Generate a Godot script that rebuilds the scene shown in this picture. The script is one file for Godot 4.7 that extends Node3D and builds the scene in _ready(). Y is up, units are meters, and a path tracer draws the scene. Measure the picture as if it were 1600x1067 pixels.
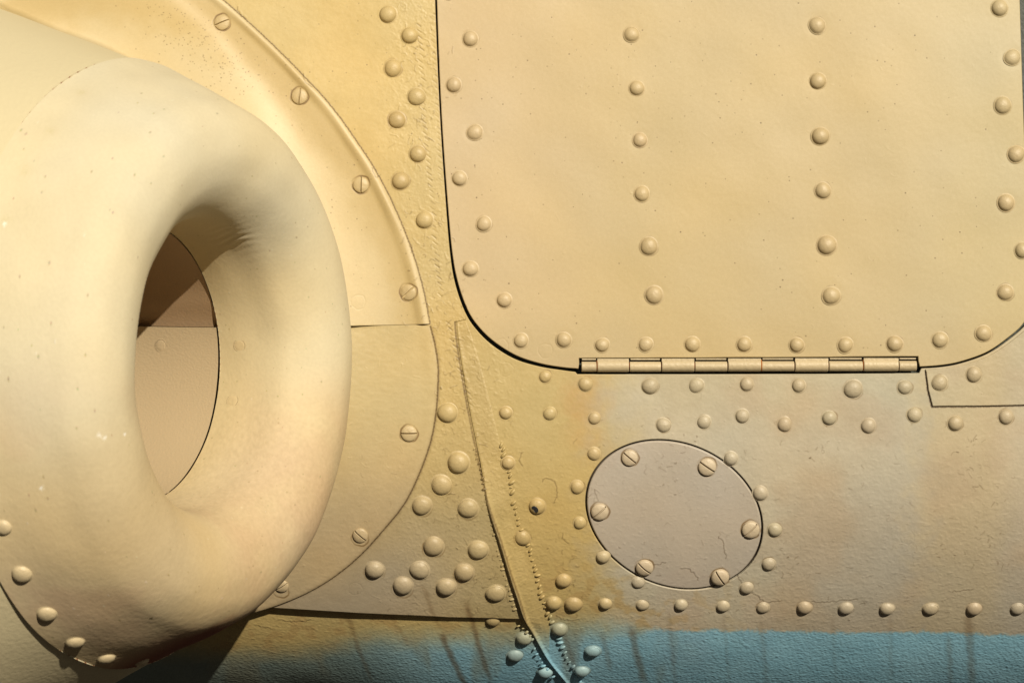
extends Node3D
# Close-up of a riveted aircraft flank: sand paint above, pale blue below, a round air intake, a hinged hatch and an oval inspection cover.

const S := 0.0004                 # metres per reference unit on the skin
const CAM := 1.6                  # camera distance
const TW := 2048
const TH := 1317
const U0 := -0.42
const UW := 0.84
const V1 := 0.27
const VH := 0.54
const TINT := Vector3(0.82, 0.82, 0.815)

var prof_y := PackedFloat32Array()
var prof_z := PackedFloat32Array()
var und := FastNoiseLite.new()
var rng := RandomNumberGenerator.new()
var aircraft: Node3D
var pr: PackedByteArray           # paint, three bytes a texel
var relief := PackedFloat32Array()
var zone := PackedByteArray()
var paint_image: Image
var paint_tex: ImageTexture
var relief_tex: ImageTexture
var grain_tex: ImageTexture
var rivet_meshes: Array = []
var screw_mesh: ArrayMesh
var flush_mesh: ArrayMesh
var rivet_mats := {}
var C := Vector3.ZERO             # intake: centre, axis, across, up
var AX := Vector3.ZERO
var AU := Vector3.ZERO
var AV := Vector3.ZERO

# ------------------------------------------------------------------ mesh collecting
class Shape:
	var v := PackedVector3Array()
	var n := PackedVector3Array()
	var t := PackedVector2Array()
	func tri(a: Vector3, na: Vector3, ta: Vector2, b: Vector3, nb: Vector3, tb: Vector2, c: Vector3, nc: Vector3, tc: Vector2) -> void:
		var g := (c - a).cross(b - a)
		if g.length_squared() < 1e-18:
			return
		if g.dot(na + nb + nc) >= 0.0:
			v.append(a); v.append(b); v.append(c)
			n.append(na); n.append(nb); n.append(nc)
			t.append(ta); t.append(tb); t.append(tc)
		else:
			v.append(a); v.append(c); v.append(b)
			n.append(na); n.append(nc); n.append(nb)
			t.append(ta); t.append(tc); t.append(tb)
	func quad(a, na, ta, b, nb, tb, c, nc, tc, d, nd, td) -> void:
		tri(a, na, ta, b, nb, tb, c, nc, tc)
		tri(a, na, ta, c, nc, tc, d, nd, td)
	func made() -> ArrayMesh:
		var arr := []
		arr.resize(Mesh.ARRAY_MAX)
		arr[Mesh.ARRAY_VERTEX] = v
		arr[Mesh.ARRAY_NORMAL] = n
		arr[Mesh.ARRAY_TEX_UV] = t
		var m := ArrayMesh.new()
		m.add_surface_from_arrays(Mesh.PRIMITIVE_TRIANGLES, arr)
		return m

# a sheet of points rows x columns, smooth normals; facing picks the side
func grid_shape(s: Shape, p: Array, uv: Array, wrap: bool, facing: Callable) -> void:
	var rows := p.size()
	var cols: int = p[0].size()
	var nn := []
	for i in rows:
		var line := PackedVector3Array()
		for j in cols:
			var j0 := j - 1
			var j1 := j + 1
			if wrap:
				if j0 < 0: j0 = cols - 2
				if j1 >= cols: j1 = 1
			else:
				j0 = maxi(j0, 0)
				j1 = mini(j1, cols - 1)
			var d1: Vector3 = p[i][j1] - p[i][j0]
			var d2: Vector3 = p[mini(i + 1, rows - 1)][j] - p[maxi(i - 1, 0)][j]
			var q := d1.cross(d2).normalized()
			if q.dot(facing.call(p[i][j], i, j)) < 0.0:
				q = -q
			line.append(q)
		nn.append(line)
	for i in rows - 1:
		for j in cols - 1:
			s.quad(p[i][j], nn[i][j], uv[i][j], p[i][j + 1], nn[i][j + 1], uv[i][j + 1], p[i + 1][j + 1], nn[i + 1][j + 1], uv[i + 1][j + 1], p[i + 1][j], nn[i + 1][j], uv[i + 1][j])

func part(called: String, mesh: Mesh, mat: Material, parent: Node3D, label := "") -> MeshInstance3D:
	var o := MeshInstance3D.new()
	o.name = called
	o.mesh = mesh
	o.material_override = mat
	parent.add_child(o, true)
	if label:
		o.set_meta("label", label)
	return o

# ------------------------------------------------------------------ the skin as a surface
func build_profile() -> void:
	# heights down the flank from v = +0.45 to v = -0.65 in half-millimetre steps: nearly flat above, turning under below
	var v := 0.45
	var y0 := -0.012
	var n := int((0.45 - y0) / 0.0005)
	prof_y.resize(2201)
	prof_z.resize(2201)
	for i in 2201:
		var vv := 0.45 - i * 0.0005
		if vv >= y0:
			prof_y[i] = vv
			prof_z[i] = -(vv - y0) * (vv - y0) / (2.0 * 2.6)
		else:
			var w := y0 - vv
			var e := 0.065
			var a := w * w / (2.0 * 0.23 * e) if w < e else (w - e * 0.5) / 0.23
			a = minf(a, 2.0)
			prof_y[i] = prof_y[i - 1] - cos(a) * 0.0005
			prof_z[i] = prof_z[i - 1] - sin(a) * 0.0005

func flat(v: float) -> Vector2:
	var f := clampf((0.45 - v) / 0.0005, 0.0, 2199.0)
	var i := int(f)
	f -= i
	return Vector2(lerpf(prof_y[i], prof_y[i + 1], f), lerpf(prof_z[i], prof_z[i + 1], f))

func sp(u: float, v: float, h: float) -> Vector3:
	var a := flat(v)
	var b := flat(v - 0.001)
	var d := (b - a).normalized()
	h += und.get_noise_2d(u * 1000.0, v * 1000.0) * 0.0006
	var under := maxf(0.0, -0.145 - v)   # the flank tucks in further below the intake
	h -= 0.55 * under * under * smooth(-0.03, -0.14, u) / (1.0 + 4.0 * under)
	return Vector3(u, a.x + d.y * -1.0 * h * -1.0 if false else a.x + d.y * h, a.y - d.x * h)

func sn(u: float, v: float) -> Vector3:
	var e := 0.002
	return (sp(u + e, v, 0) - sp(u - e, v, 0)).cross(sp(u, v + e, 0) - sp(u, v - e, 0)).normalized()

func seen(p: Vector3) -> Vector2:
	var k := CAM / (CAM - p.z) / S
	return Vector2(p.x * k + 800.0, 533.5 - p.y * k)

# where on the skin (u across, v along the skin) a point of the reference sheet lies
func on_skin(x: float, y: float, h := 0.0) -> Vector2:
	var u := (x - 800.0) * S
	var v := (533.5 - y) * S
	for i in 14:
		var q := seen(sp(u, v, h))
		var q2 := seen(sp(u, v - 0.001, h))
		u += (x - q.x) * S * 0.95
		v -= clampf((y - q.y) / maxf((q2.y - q.y) / 0.001, 500.0), -0.03, 0.03)
	return Vector2(u, v)

func skin_path(px: PackedVector2Array) -> PackedVector2Array:
	var r := PackedVector2Array()
	for q in px:
		r.append(on_skin(q.x, q.y))
	return r

func tex_uv(u: float, v: float) -> Vector2:
	return Vector2((u - U0) / UW, (V1 - v) / VH)

func curve(pts: Array, step := 8.0, closed := false) -> PackedVector2Array:
	var r := PackedVector2Array()
	var n := pts.size()
	for i in (n if closed else n - 1):
		var a: Vector2 = pts[(i - 1 + n) % n] if closed or i > 0 else pts[0]
		var b: Vector2 = pts[i]
		var c: Vector2 = pts[(i + 1) % n]
		var d: Vector2 = pts[(i + 2) % n] if closed or i + 2 < n else pts[n - 1]
		var m := maxi(1, int(b.distance_to(c) / step))
		for k in m:
			r.append(b.cubic_interpolate(c, a, d, float(k) / m))
	if not closed:
		r.append(pts[n - 1])
	return r

func V(x, y) -> Vector2:
	return Vector2(x, y)

func inset(poly: PackedVector2Array, by: float) -> PackedVector2Array:
	var r := PackedVector2Array()
	var n := poly.size()
	var turn := -1.0 if Geometry2D.is_polygon_clockwise(poly) else 1.0
	for i in n:
		var a := (poly[i] - poly[(i - 1 + n) % n]).normalized()
		var b := (poly[(i + 1) % n] - poly[i]).normalized()
		var na := Vector2(-a.y, a.x) * turn
		var nb := Vector2(-b.y, b.x) * turn
		var m := (na + nb).normalized()
		r.append(poly[i] + m * by / maxf(0.5, m.dot(na)))
	return r

# a sheet of metal lying on the skin: outline and holes in (u, v), rounded edges
func sheet(poly: PackedVector2Array, holes: Array, level: Callable, thick: float, cell := 0.006, bevel := 0.0005) -> ArrayMesh:
	var s := Shape.new()
	var loops := [poly] + holes
	var fill := inset(poly, bevel)
	var cuts := []
	for h in holes:
		cuts.append(inset(h, -bevel))
	var lo := fill[0]
	var hi := fill[0]
	for q in fill:
		lo = lo.min(q)
		hi = hi.max(q)
	var nx := int(ceil((hi.x - lo.x) / cell))
	var ny := int(ceil((hi.y - lo.y) / cell))
	var edge := {}
	for l in [fill] + cuts:
		for i in l.size():
			var a: Vector2 = l[i]
			var b: Vector2 = l[(i + 1) % l.size()]
			var m := int(a.distance_to(b) / (cell * 0.3)) + 1
			for k in m + 1:
				var q := a.lerp(b, float(k) / m)
				var c := Vector2i(int(floor((q.x - lo.x) / cell)), int(floor((q.y - lo.y) / cell)))
				for dx in [-1, 0, 1]:
					for dy in [-1, 0, 1]:
						edge[c + Vector2i(dx, dy)] = true
	var pc := {}
	var at := func(q: Vector2) -> Array:
		var key := Vector2i(roundi(q.x * 1e6), roundi(q.y * 1e6))
		if not pc.has(key):
			pc[key] = [sp(q.x, q.y, level.call(q)), sn(q.x, q.y), tex_uv(q.x, q.y)]
		return pc[key]
	for i in nx:
		for j in ny:
			var a: Vector2 = lo + Vector2(i, j) * cell
			var box := PackedVector2Array([a, a + Vector2(cell, 0), a + Vector2(cell, cell), a + Vector2(0, cell)])
			if not edge.has(Vector2i(i, j)):
				var mid := a + Vector2(cell, cell) * 0.5
				if not Geometry2D.is_point_in_polygon(mid, fill):
					continue
				var inside := false
				for c in cuts:
					inside = inside or Geometry2D.is_point_in_polygon(mid, c)
				if inside:
					continue
				var w := [at.call(box[0]), at.call(box[1]), at.call(box[2]), at.call(box[3])]
				s.quad(w[0][0], w[0][1], w[0][2], w[1][0], w[1][1], w[1][2], w[2][0], w[2][1], w[2][2], w[3][0], w[3][1], w[3][2])
				continue
			var pieces: Array = Geometry2D.intersect_polygons(box, fill)
			for c in cuts:
				var next := []
				for q in pieces:
					next.append_array(Geometry2D.clip_polygons(q, c))
				pieces = next
			for q in pieces:
				if Geometry2D.is_polygon_clockwise(q) and false:
					continue
				var tr := Geometry2D.triangulate_polygon(q)
				for k in range(0, tr.size(), 3):
					var w := [at.call(q[tr[k]]), at.call(q[tr[k + 1]]), at.call(q[tr[k + 2]])]
					s.tri(w[0][0], w[0][1], w[0][2], w[1][0], w[1][1], w[1][2], w[2][0], w[2][1], w[2][2])
	for li in loops.size():
		var l: PackedVector2Array = loops[li]
		var sg := 1.0 if li == 0 else -1.0
		var rings := [inset(l, bevel * sg), inset(l, bevel * 0.3 * sg), l, l]
		var drop := [0.0, 0.3 * bevel, bevel, thick]
		var lean := [0.0, 0.78, 1.5, 1.57]
		var pts := []
		var nor := []
		var n := l.size()
		for r in 4:
			var pl := PackedVector3Array()
			var nl := PackedVector3Array()
			for k in n + 1:
				var q: Vector2 = rings[r][k % n]
				var base: Vector2 = l[k % n]
				var out: Vector2 = (base - rings[0][k % n]).normalized()
				var nn := sn(base.x, base.y)
				var along := (sp(base.x + out.x * 0.001, base.y + out.y * 0.001, 0) - sp(base.x, base.y, 0)).normalized()
				pl.append(sp(q.x, q.y, level.call(base) - drop[r]))
				nl.append((nn * cos(lean[r]) + along * sin(lean[r])).normalized())
			pts.append(pl)
			nor.append(nl)
		for r in 3:
			for k in n:
				var t0 := tex_uv(l[k].x, l[k].y)
				var t1 := tex_uv(l[(k + 1) % n].x, l[(k + 1) % n].y)
				s.quad(pts[r][k], nor[r][k], t0, pts[r][k + 1], nor[r][k + 1], t1, pts[r + 1][k + 1], nor[r + 1][k + 1], t1, pts[r + 1][k], nor[r + 1][k], t0)
	return s.made()

# ------------------------------------------------------------------ rivets and screws
func lathe(profile: Array, seg: int, bump: float, salt: float) -> ArrayMesh:
	var s := Shape.new()
	var p := []
	var uv := []
	for q in profile:
		var line := PackedVector3Array()
		var tl := PackedVector2Array()
		for j in seg + 1:
			var a := TAU * (j % seg) / seg
			var k := 1.0 + bump * (sin(a * 2.0 + salt) * 0.6 + sin(a * 3.0 + salt * 2.3) * 0.4)
			line.append(Vector3(cos(a) * q.x * k, sin(a) * q.x * k, q.y))
			tl.append(Vector2(float(j) / seg, q.x))
		p.append(line)
		uv.append(tl)
	grid_shape(s, p, uv, true, func(v, _i, _j): return Vector3(v.x, v.y, v.z + 0.15))
	return s.made()

func make_fasteners() -> void:
	for k in 8:
		var h: float = [0.60, 0.54, 0.66, 0.62, 0.57, 0.51, 0.63, 0.58][k]
		var dome := [V(1.22, -0.03), V(1.09, 0.015), V(1.02, 0.05), V(0.99, 0.15)]
		for r in [0.965, 0.92, 0.85, 0.75, 0.62, 0.47, 0.3, 0.14, 0.001]:
			dome.append(V(r, h * pow(1.0 - pow(r, 2.1), [0.5, 0.55, 0.48, 0.52][k % 4])))
		rivet_meshes.append(lathe(dome, 28, [0.02, 0.04, 0.025, 0.05, 0.035, 0.055, 0.03, 0.045][k], k * 1.7))
	flush_mesh = lathe([V(1.2, -0.04), V(1.08, 0.02), V(0.98, 0.0), V(0.92, -0.05), V(0.86, 0.02), V(0.6, 0.07), V(0.3, 0.09), V(0.001, 0.09)], 24, 0.03, 0.4)
	# slotted screw head: chords across the slot
	var s := Shape.new()
	var ys := [-1.0, -0.97, -0.88, -0.72, -0.52, -0.32, -0.2, -0.13, -0.085, -0.075, 0.075, 0.085, 0.13, 0.2, 0.32, 0.52, 0.72, 0.88, 0.97, 1.0]
	var p := []
	var uv := []
	for y in ys:
		var line := PackedVector3Array()
		var tl := PackedVector2Array()
		var w := sqrt(maxf(0.0, 1.0 - y * y))
		for j in 21:
			var x := -w * cos(PI * j / 20.0)
			var r2: float = x * x + y * y
			var z := 0.20 + 0.34 * sqrt(maxf(0.0, 1.0 - r2))
			if absf(y) < 0.08:
				z -= 0.32
			line.append(Vector3(x, y, z))
			tl.append(Vector2(x, y))
		p.append(line)
		uv.append(tl)
	grid_shape(s, p, uv, false, func(_v, _i, _j): return Vector3(0, 0, 1))
	var wall := []
	var wu := []
	for q in [V(1.0, 0.21), V(1.015, 0.08), V(1.03, -0.08)]:
		var line := PackedVector3Array()
		var tl := PackedVector2Array()
		for j in 33:
			var a := TAU * (j % 32) / 32
			line.append(Vector3(cos(a) * q.x, sin(a) * q.x, q.y))
			tl.append(Vector2(a, q.y))
		wall.append(line)
		wu.append(tl)
	grid_shape(s, wall, wu, true, func(v, _i, _j): return Vector3(v.x, v.y, 0))
	screw_mesh = s.made()

func paint_at(u: float, v: float) -> Color:
	var t := tex_uv(u, v)
	var c := Color(0, 0, 0)
	for d in [V(0, 0), V(14, 3), V(-14, -3), V(3, 14), V(-3, -14), V(9, 9), V(-9, 9), V(9, -9)]:
		c += paint_image.get_pixel(clampi(int(t.x * TW + d.x), 0, TW - 1), clampi(int(t.y * TH + d.y), 0, TH - 1)) / 8.0
	c.a = 1.0
	return c

func fastener_mat(c: Color) -> StandardMaterial3D:
	var key := "%d_%d_%d" % [roundi(c.r * 90.0), roundi(c.g * 90.0), roundi(c.b * 90.0)]
	if not rivet_mats.has(key):
		var m := StandardMaterial3D.new()
		m.albedo_color = c
		m.roughness = 0.5
		m.heightmap_enabled = true
		m.heightmap_texture = grain_tex
		m.heightmap_scale = 0.022
		m.uv1_triplanar = true
		m.uv1_world_triplanar = true
		m.uv1_scale = Vector3.ONE * 9.0
		rivet_mats[key] = m
	return rivet_mats[key]

func frame_at(n: Vector3, turn: float) -> Basis:
	var x := Vector3.UP.cross(n).normalized()
	var y := n.cross(x)
	return Basis(x, y, n) * Basis(Vector3.BACK, turn)

# kind 0 rivet, 1 screw, 2 painted-over flush head; list of (x, y, radius)
func fasten(list: Array, parent: Node3D, h: float, kind := 0, turn := 0.0, toned := Color(1, 1, 1, 0)) -> void:
	for q in list:
		var at: Vector2 = on_skin(q.x, q.y, h)
		var n := sn(at.x, at.y)
		n = (n + Vector3(rng.randf_range(-0.04, 0.04), rng.randf_range(-0.04, 0.04), 0)).normalized()
		var c := paint_at(at.x, at.y).lerp(Color(0.76, 0.69, 0.56), 0.22)
		if toned.a > 0.0:
			c = c.lerp(toned, toned.a)
		var m: Mesh = [rivet_meshes[rng.randi() % 8], screw_mesh, flush_mesh][kind]
		var o := part(["rivet", "screw", "flush_rivet"][kind], m, fastener_mat(c), parent)
		var r: float = q.z * S * rng.randf_range(0.96, 1.04)
		var b := frame_at(n, turn if kind == 1 else rng.randf() * TAU)
		o.transform = Transform3D(b.scaled_local(Vector3(r, r, r * rng.randf_range(0.92, 1.1))), sp(at.x, at.y, h))

# ------------------------------------------------------------------ paint and relief of the skins
func fill_zone(poly_uv: PackedVector2Array, id: int) -> void:
	var pts := PackedVector2Array()
	for q in poly_uv:
		var t := tex_uv(q.x, q.y)
		pts.append(Vector2(t.x * TW, t.y * TH))
	var y0 := TH
	var y1 := 0
	for q in pts:
		y0 = mini(y0, int(floor(q.y)))
		y1 = maxi(y1, int(ceil(q.y)))
	for y in range(maxi(y0, 0), mini(y1, TH)):
		var xs := []
		var yy := y + 0.5
		for i in pts.size():
			var a := pts[i]
			var b := pts[(i + 1) % pts.size()]
			if (a.y <= yy) != (b.y <= yy):
				xs.append(a.x + (yy - a.y) / (b.y - a.y) * (b.x - a.x))
		xs.sort()
		for k in range(0, xs.size() - 1, 2):
			for x in range(clampi(int(xs[k]), 0, TW), clampi(int(xs[k + 1]), 0, TW)):
				zone[y * TW + x] = id

func noise(freq: float, octaves := 1, salt := 0) -> FastNoiseLite:
	var f := FastNoiseLite.new()
	f.noise_type = FastNoiseLite.TYPE_SIMPLEX_SMOOTH
	f.seed = 11 + salt
	f.frequency = freq
	f.fractal_type = FastNoiseLite.FRACTAL_FBM if octaves > 1 else FastNoiseLite.FRACTAL_NONE
	f.fractal_octaves = octaves
	return f

func smooth(a: float, b: float, x: float) -> float:
	var t := clampf((x - a) / (b - a), 0.0, 1.0)
	return t * t * (3.0 - 2.0 * t)

func texel(x: float, y: float) -> Vector2:
	var q := on_skin(x, y)
	var t := tex_uv(q.x, q.y)
	return Vector2(t.x * TW, t.y * TH)

# relief in millimetres added, paint mixed towards a colour, in a soft round dab
func dab(c: Vector2, r: float, mm: float, col := Color(0, 0, 0, 0)) -> void:
	for y in range(maxi(0, int(c.y - r - 1)), mini(TH, int(c.y + r + 2))):
		for x in range(maxi(0, int(c.x - r - 1)), mini(TW, int(c.x + r + 2))):
			var d := Vector2(x + 0.5, y + 0.5).distance_to(c) / r
			if d >= 1.0:
				continue
			var k := (1.0 - d * d)
			k *= k
			var i := y * TW + x
			relief[i] += mm * k
			if col.a > 0.0:
				var a := minf(1.0, col.a * k * 1.3)
				pr[i * 3] = int(lerpf(pr[i * 3], col.r8, a))
				pr[i * 3 + 1] = int(lerpf(pr[i * 3 + 1], col.g8, a))
				pr[i * 3 + 2] = int(lerpf(pr[i * 3 + 2], col.b8, a))

func ring_mark(c: Vector2, r: float, w: float, mm: float, col := Color(0, 0, 0, 0), wobble := 0.6) -> void:
	var n := int(TAU * r / 0.7)
	var s := rng.randf() * TAU
	for k in n:
		var a := TAU * k / n
		var rr := r + wobble * sin(a * 3.0 + s) + wobble * 0.5 * sin(a * 7.0 + s * 2.0)
		var c2 := col
		c2.a *= 0.55 + 0.45 * sin(a * 2.0 + s)
		dab(c + Vector2(cos(a), sin(a)) * rr, w, mm * 0.4, c2)

func scratch(pts: PackedVector2Array, w: float, mm: float, col := Color(0, 0, 0, 0), jitter := 0.0) -> void:
	for i in pts.size() - 1:
		var m := maxi(1, int(pts[i].distance_to(pts[i + 1]) / (w * 0.6)))
		for k in m:
			var q := pts[i].lerp(pts[i + 1], float(k) / m) + Vector2(rng.randf_range(-jitter, jitter), rng.randf_range(-jitter, jitter))
			dab(q, w, mm * 0.5, col)

func flake(c: Vector2, size: float, mm: float, col: Color) -> void:
	var a := rng.randf() * TAU
	var bend := rng.randf_range(-0.5, 0.5)
	var q := c
	var pts := PackedVector2Array([q])
	var n := rng.randi_range(3, 7)
	for k in n:
		q += Vector2(cos(a), sin(a)) * size / n
		a += bend + rng.randf_range(-0.5, 0.5)
		pts.append(q)
	scratch(pts, rng.randf_range(1.1, 1.9), mm, col)

func paint_skins() -> void:
	pr = PackedByteArray()
	pr.resize(TW * TH * 3)
	relief.resize(TW * TH)
	var big := noise(1.0 / 190.0, 3, 1)
	var mid := noise(1.0 / 46.0, 3, 2)
	var hue := noise(1.0 / 260.0, 2, 3)
	var fine := noise(1.0 / 7.5, 2, 4)
	var peel := noise(1.0 / 15.0, 2, 5)
	var rip := noise(1.0 / 4.6, 2, 6)
	var tone := noise(1.0 / 3.0, 1, 7)
	var blue_y := PackedFloat32Array()
	var pxw := UW / S / TW
	# along-the-skin row of a few reference heights
	var r600 := texel(900, 600).y
	var r560 := texel(900, 560).y
	var r700 := texel(900, 700).y
	var r503 := texel(900, 503).y
	var r850 := texel(900, 850).y
	var r940 := texel(900, 940).y
	var r985 := texel(1000, 982).y
	var r990 := texel(1500, 989).y
	var r960 := texel(600, 972).y
	var r1067 := texel(900, 1067).y
	for y in TH:
		var fy := float(y)
		var down := smooth(r600, r850, fy)
		var low := smooth(r850, r960, fy)
		for x in TW:
			var i := y * TW + x
			var X := (x + 0.5) * pxw + (U0 / S + 800.0)
			var z := zone[i]
			var b := big.get_noise_2d(x, y)
			var m := mid.get_noise_2d(x, y)
			var hu := hue.get_noise_2d(x, y)
			var f := fine.get_noise_2d(x, y)
			var col: Vector3
			var hgt := 0.0
			match z:
				2:
					col = Vector3(225, 204, 156).lerp(Vector3(233, 209, 165), smooth(1050, 720, X))
					col = col.lerp(Vector3(220, 205, 160), smooth(1300, 1600, X) * 0.8)
					col = col.lerp(Vector3(217, 195, 147), smooth(texel_row_hatch - 110.0, texel_row_hatch, fy) * 0.7)
					col += Vector3(2.0, 2.2, 4.0) * b + Vector3(4.0, 1.0, -5.0) * hu
					hgt = 0.010 * f + 0.020 * peel.get_noise_2d(x, y) + 0.03 * m
				1, 6:
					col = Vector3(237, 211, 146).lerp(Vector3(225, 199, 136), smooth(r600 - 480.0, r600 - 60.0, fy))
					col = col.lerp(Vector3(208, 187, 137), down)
					if z == 6:
						col = Vector3(216, 191, 130) + Vector3(5, 5, 5) * m
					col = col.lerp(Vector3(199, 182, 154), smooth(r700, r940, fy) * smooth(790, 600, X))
					col += Vector3(6, 6, 7) * b + Vector3(5, 0, -7) * hu + Vector3(5, 5, 5) * m
					var rough := smooth(575, 640, X)
					if z == 6:
						rough = 1.4
					hgt = (0.025 + 0.04 * rough) * f + 0.05 * peel.get_noise_2d(x * 0.8, y) + 0.03 * rough * absf(rip.get_noise_2d(x * 1.4, y)) + 0.10 * rough * smooth(0.1, 0.7, peel.get_noise_2d(x * 1.3 + 300.0, y * 1.3))
				3:
					col = Vector3(242, 221, 173) + Vector3(5, 5, 6) * b + Vector3(4, 0, -6) * hu
					var dy := (r560 - fy) * pxw
					var far := Vector2((X - 200.0) / 474.0, dy / (515.0 + 77.0 * clampf((dy - 335.0) / 231.0, 0.0, 1.0))).length()
					col = col.lerp(Vector3(224, 198, 140), smooth(0.84, 0.94, far + 0.02 * m) * smooth(1.0, 0.97, far) * 0.9)
					hgt = 0.012 * f + 0.02 * peel.get_noise_2d(x, y)
				4:
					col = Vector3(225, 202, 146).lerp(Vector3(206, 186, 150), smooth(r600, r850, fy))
					col += Vector3(6, 6, 7) * b + Vector3(6, 0, -8) * hu + Vector3(4, 4, 4) * m
					hgt = (0.018 + 0.02 * down) * f + 0.06 * peel.get_noise_2d(x * 0.7, y * 1.2)
				5:
					col = Vector3(209, 198, 183) + Vector3(5, 5, 6) * b + Vector3(4, 0, -5) * hu
					hgt = 0.02 * f + 0.04 * peel.get_noise_2d(x, y) + 0.06 * smooth(0.2, 0.7, peel.get_noise_2d(x * 0.9 + 700.0, y * 1.7))
				_:
					col = Vector3(220, 195, 132).lerp(Vector3(217, 207, 184), smooth(880.0 + 60.0 * m, 1040.0 + 80.0 * b, X))
					col = col.lerp(Vector3(208, 198, 168), smooth(r700, r600, fy) * smooth(960, 1050, X) * 0.7)
					col = col.lerp(Vector3(205, 195, 176), smooth(r700, r850, fy) * smooth(1180, 1300, X))
					var warm := smooth(1400, 1480, X + 40.0 * m) * smooth(1600, 1540, X + 30.0 * b)
					col = col.lerp(Vector3(222, 196, 142), warm * 0.3)
					col = col.lerp(Vector3(207, 184, 154), smooth(-0.1, 0.5, b) * smooth(1050, 1200, X) * 0.4)
					col = col.lerp(Vector3(200, 168, 110), smooth(0.05, 0.4, m) * smooth(1260, 900, X) * smooth(r850, r940, fy) * 0.6)
					col += Vector3(5, 5, 5) * m + Vector3(5, 0, -6) * hu
					hgt = (0.03 + 0.03 * down) * f + (0.05 + 0.022 * down) * peel.get_noise_2d(x * 0.8, y) + 0.11 * smooth(46.0, 12.0, absf(X - 752.0 - maxf(0.0, fy - r503) * pxw * 0.17)) * smooth(r503, r503 + 30.0, fy) * smooth(0.05, 0.7, peel.get_noise_2d(x * 1.3 + 300.0, y * 1.3)) + 0.09 * down * smooth(0.15, 0.75, peel.get_noise_2d(x * 0.9 + 700.0, y * 1.7))
			if z == 0 or z == 6:
				var line := lerpf(r985, r990, clampf((X - 1000.0) / 500.0, -0.6, 1.3))
				var soft := lerpf(42.0, 5.0, smooth(930, 1060, X))
				if X < 860.0:
					line = r960 + 34.0 + 46.0 * smooth(600.0, 430.0, X)
				line += 6.0 * m + 3.0 * b + 3.0 * f
				var bl := smooth(line - soft, line + soft, fy)
				if bl > 0.0:
					var bc := Vector3(164, 222, 250).lerp(Vector3(138, 150, 140), smooth(760.0, 440.0, X) * 0.85) + Vector3(8, 6, 5) * b + Vector3(7, 7, 6) * m + Vector3(3, 3, 3) * f
					var dirt := smooth(0.1, 0.6, big.get_noise_2d(x * 2.2 + 400.0, y * 0.5)) * 0.4
					bc = bc.lerp(Vector3(150, 140, 112), dirt * smooth(1260, 900, X))
					col = col.lerp(bc, bl)
					var ang := rip.get_noise_2d(x * 0.55 + y * 0.5, y * 1.25 - x * 0.6)
					hgt += bl * (0.085 * ang + 0.05 * f)
			col += Vector3.ONE * (2.5 * tone.get_noise_2d(x, y) + 2.5 * f)
			pr[i * 3] = clampi(int(col.x * TINT.x), 0, 255)
			pr[i * 3 + 1] = clampi(int(col.y * TINT.y), 0, 255)
			pr[i * 3 + 2] = clampi(int(col.z * TINT.z), 0, 255)
			relief[i] = hgt

var texel_row_hatch := 0.0
var rims: Array = []

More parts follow.
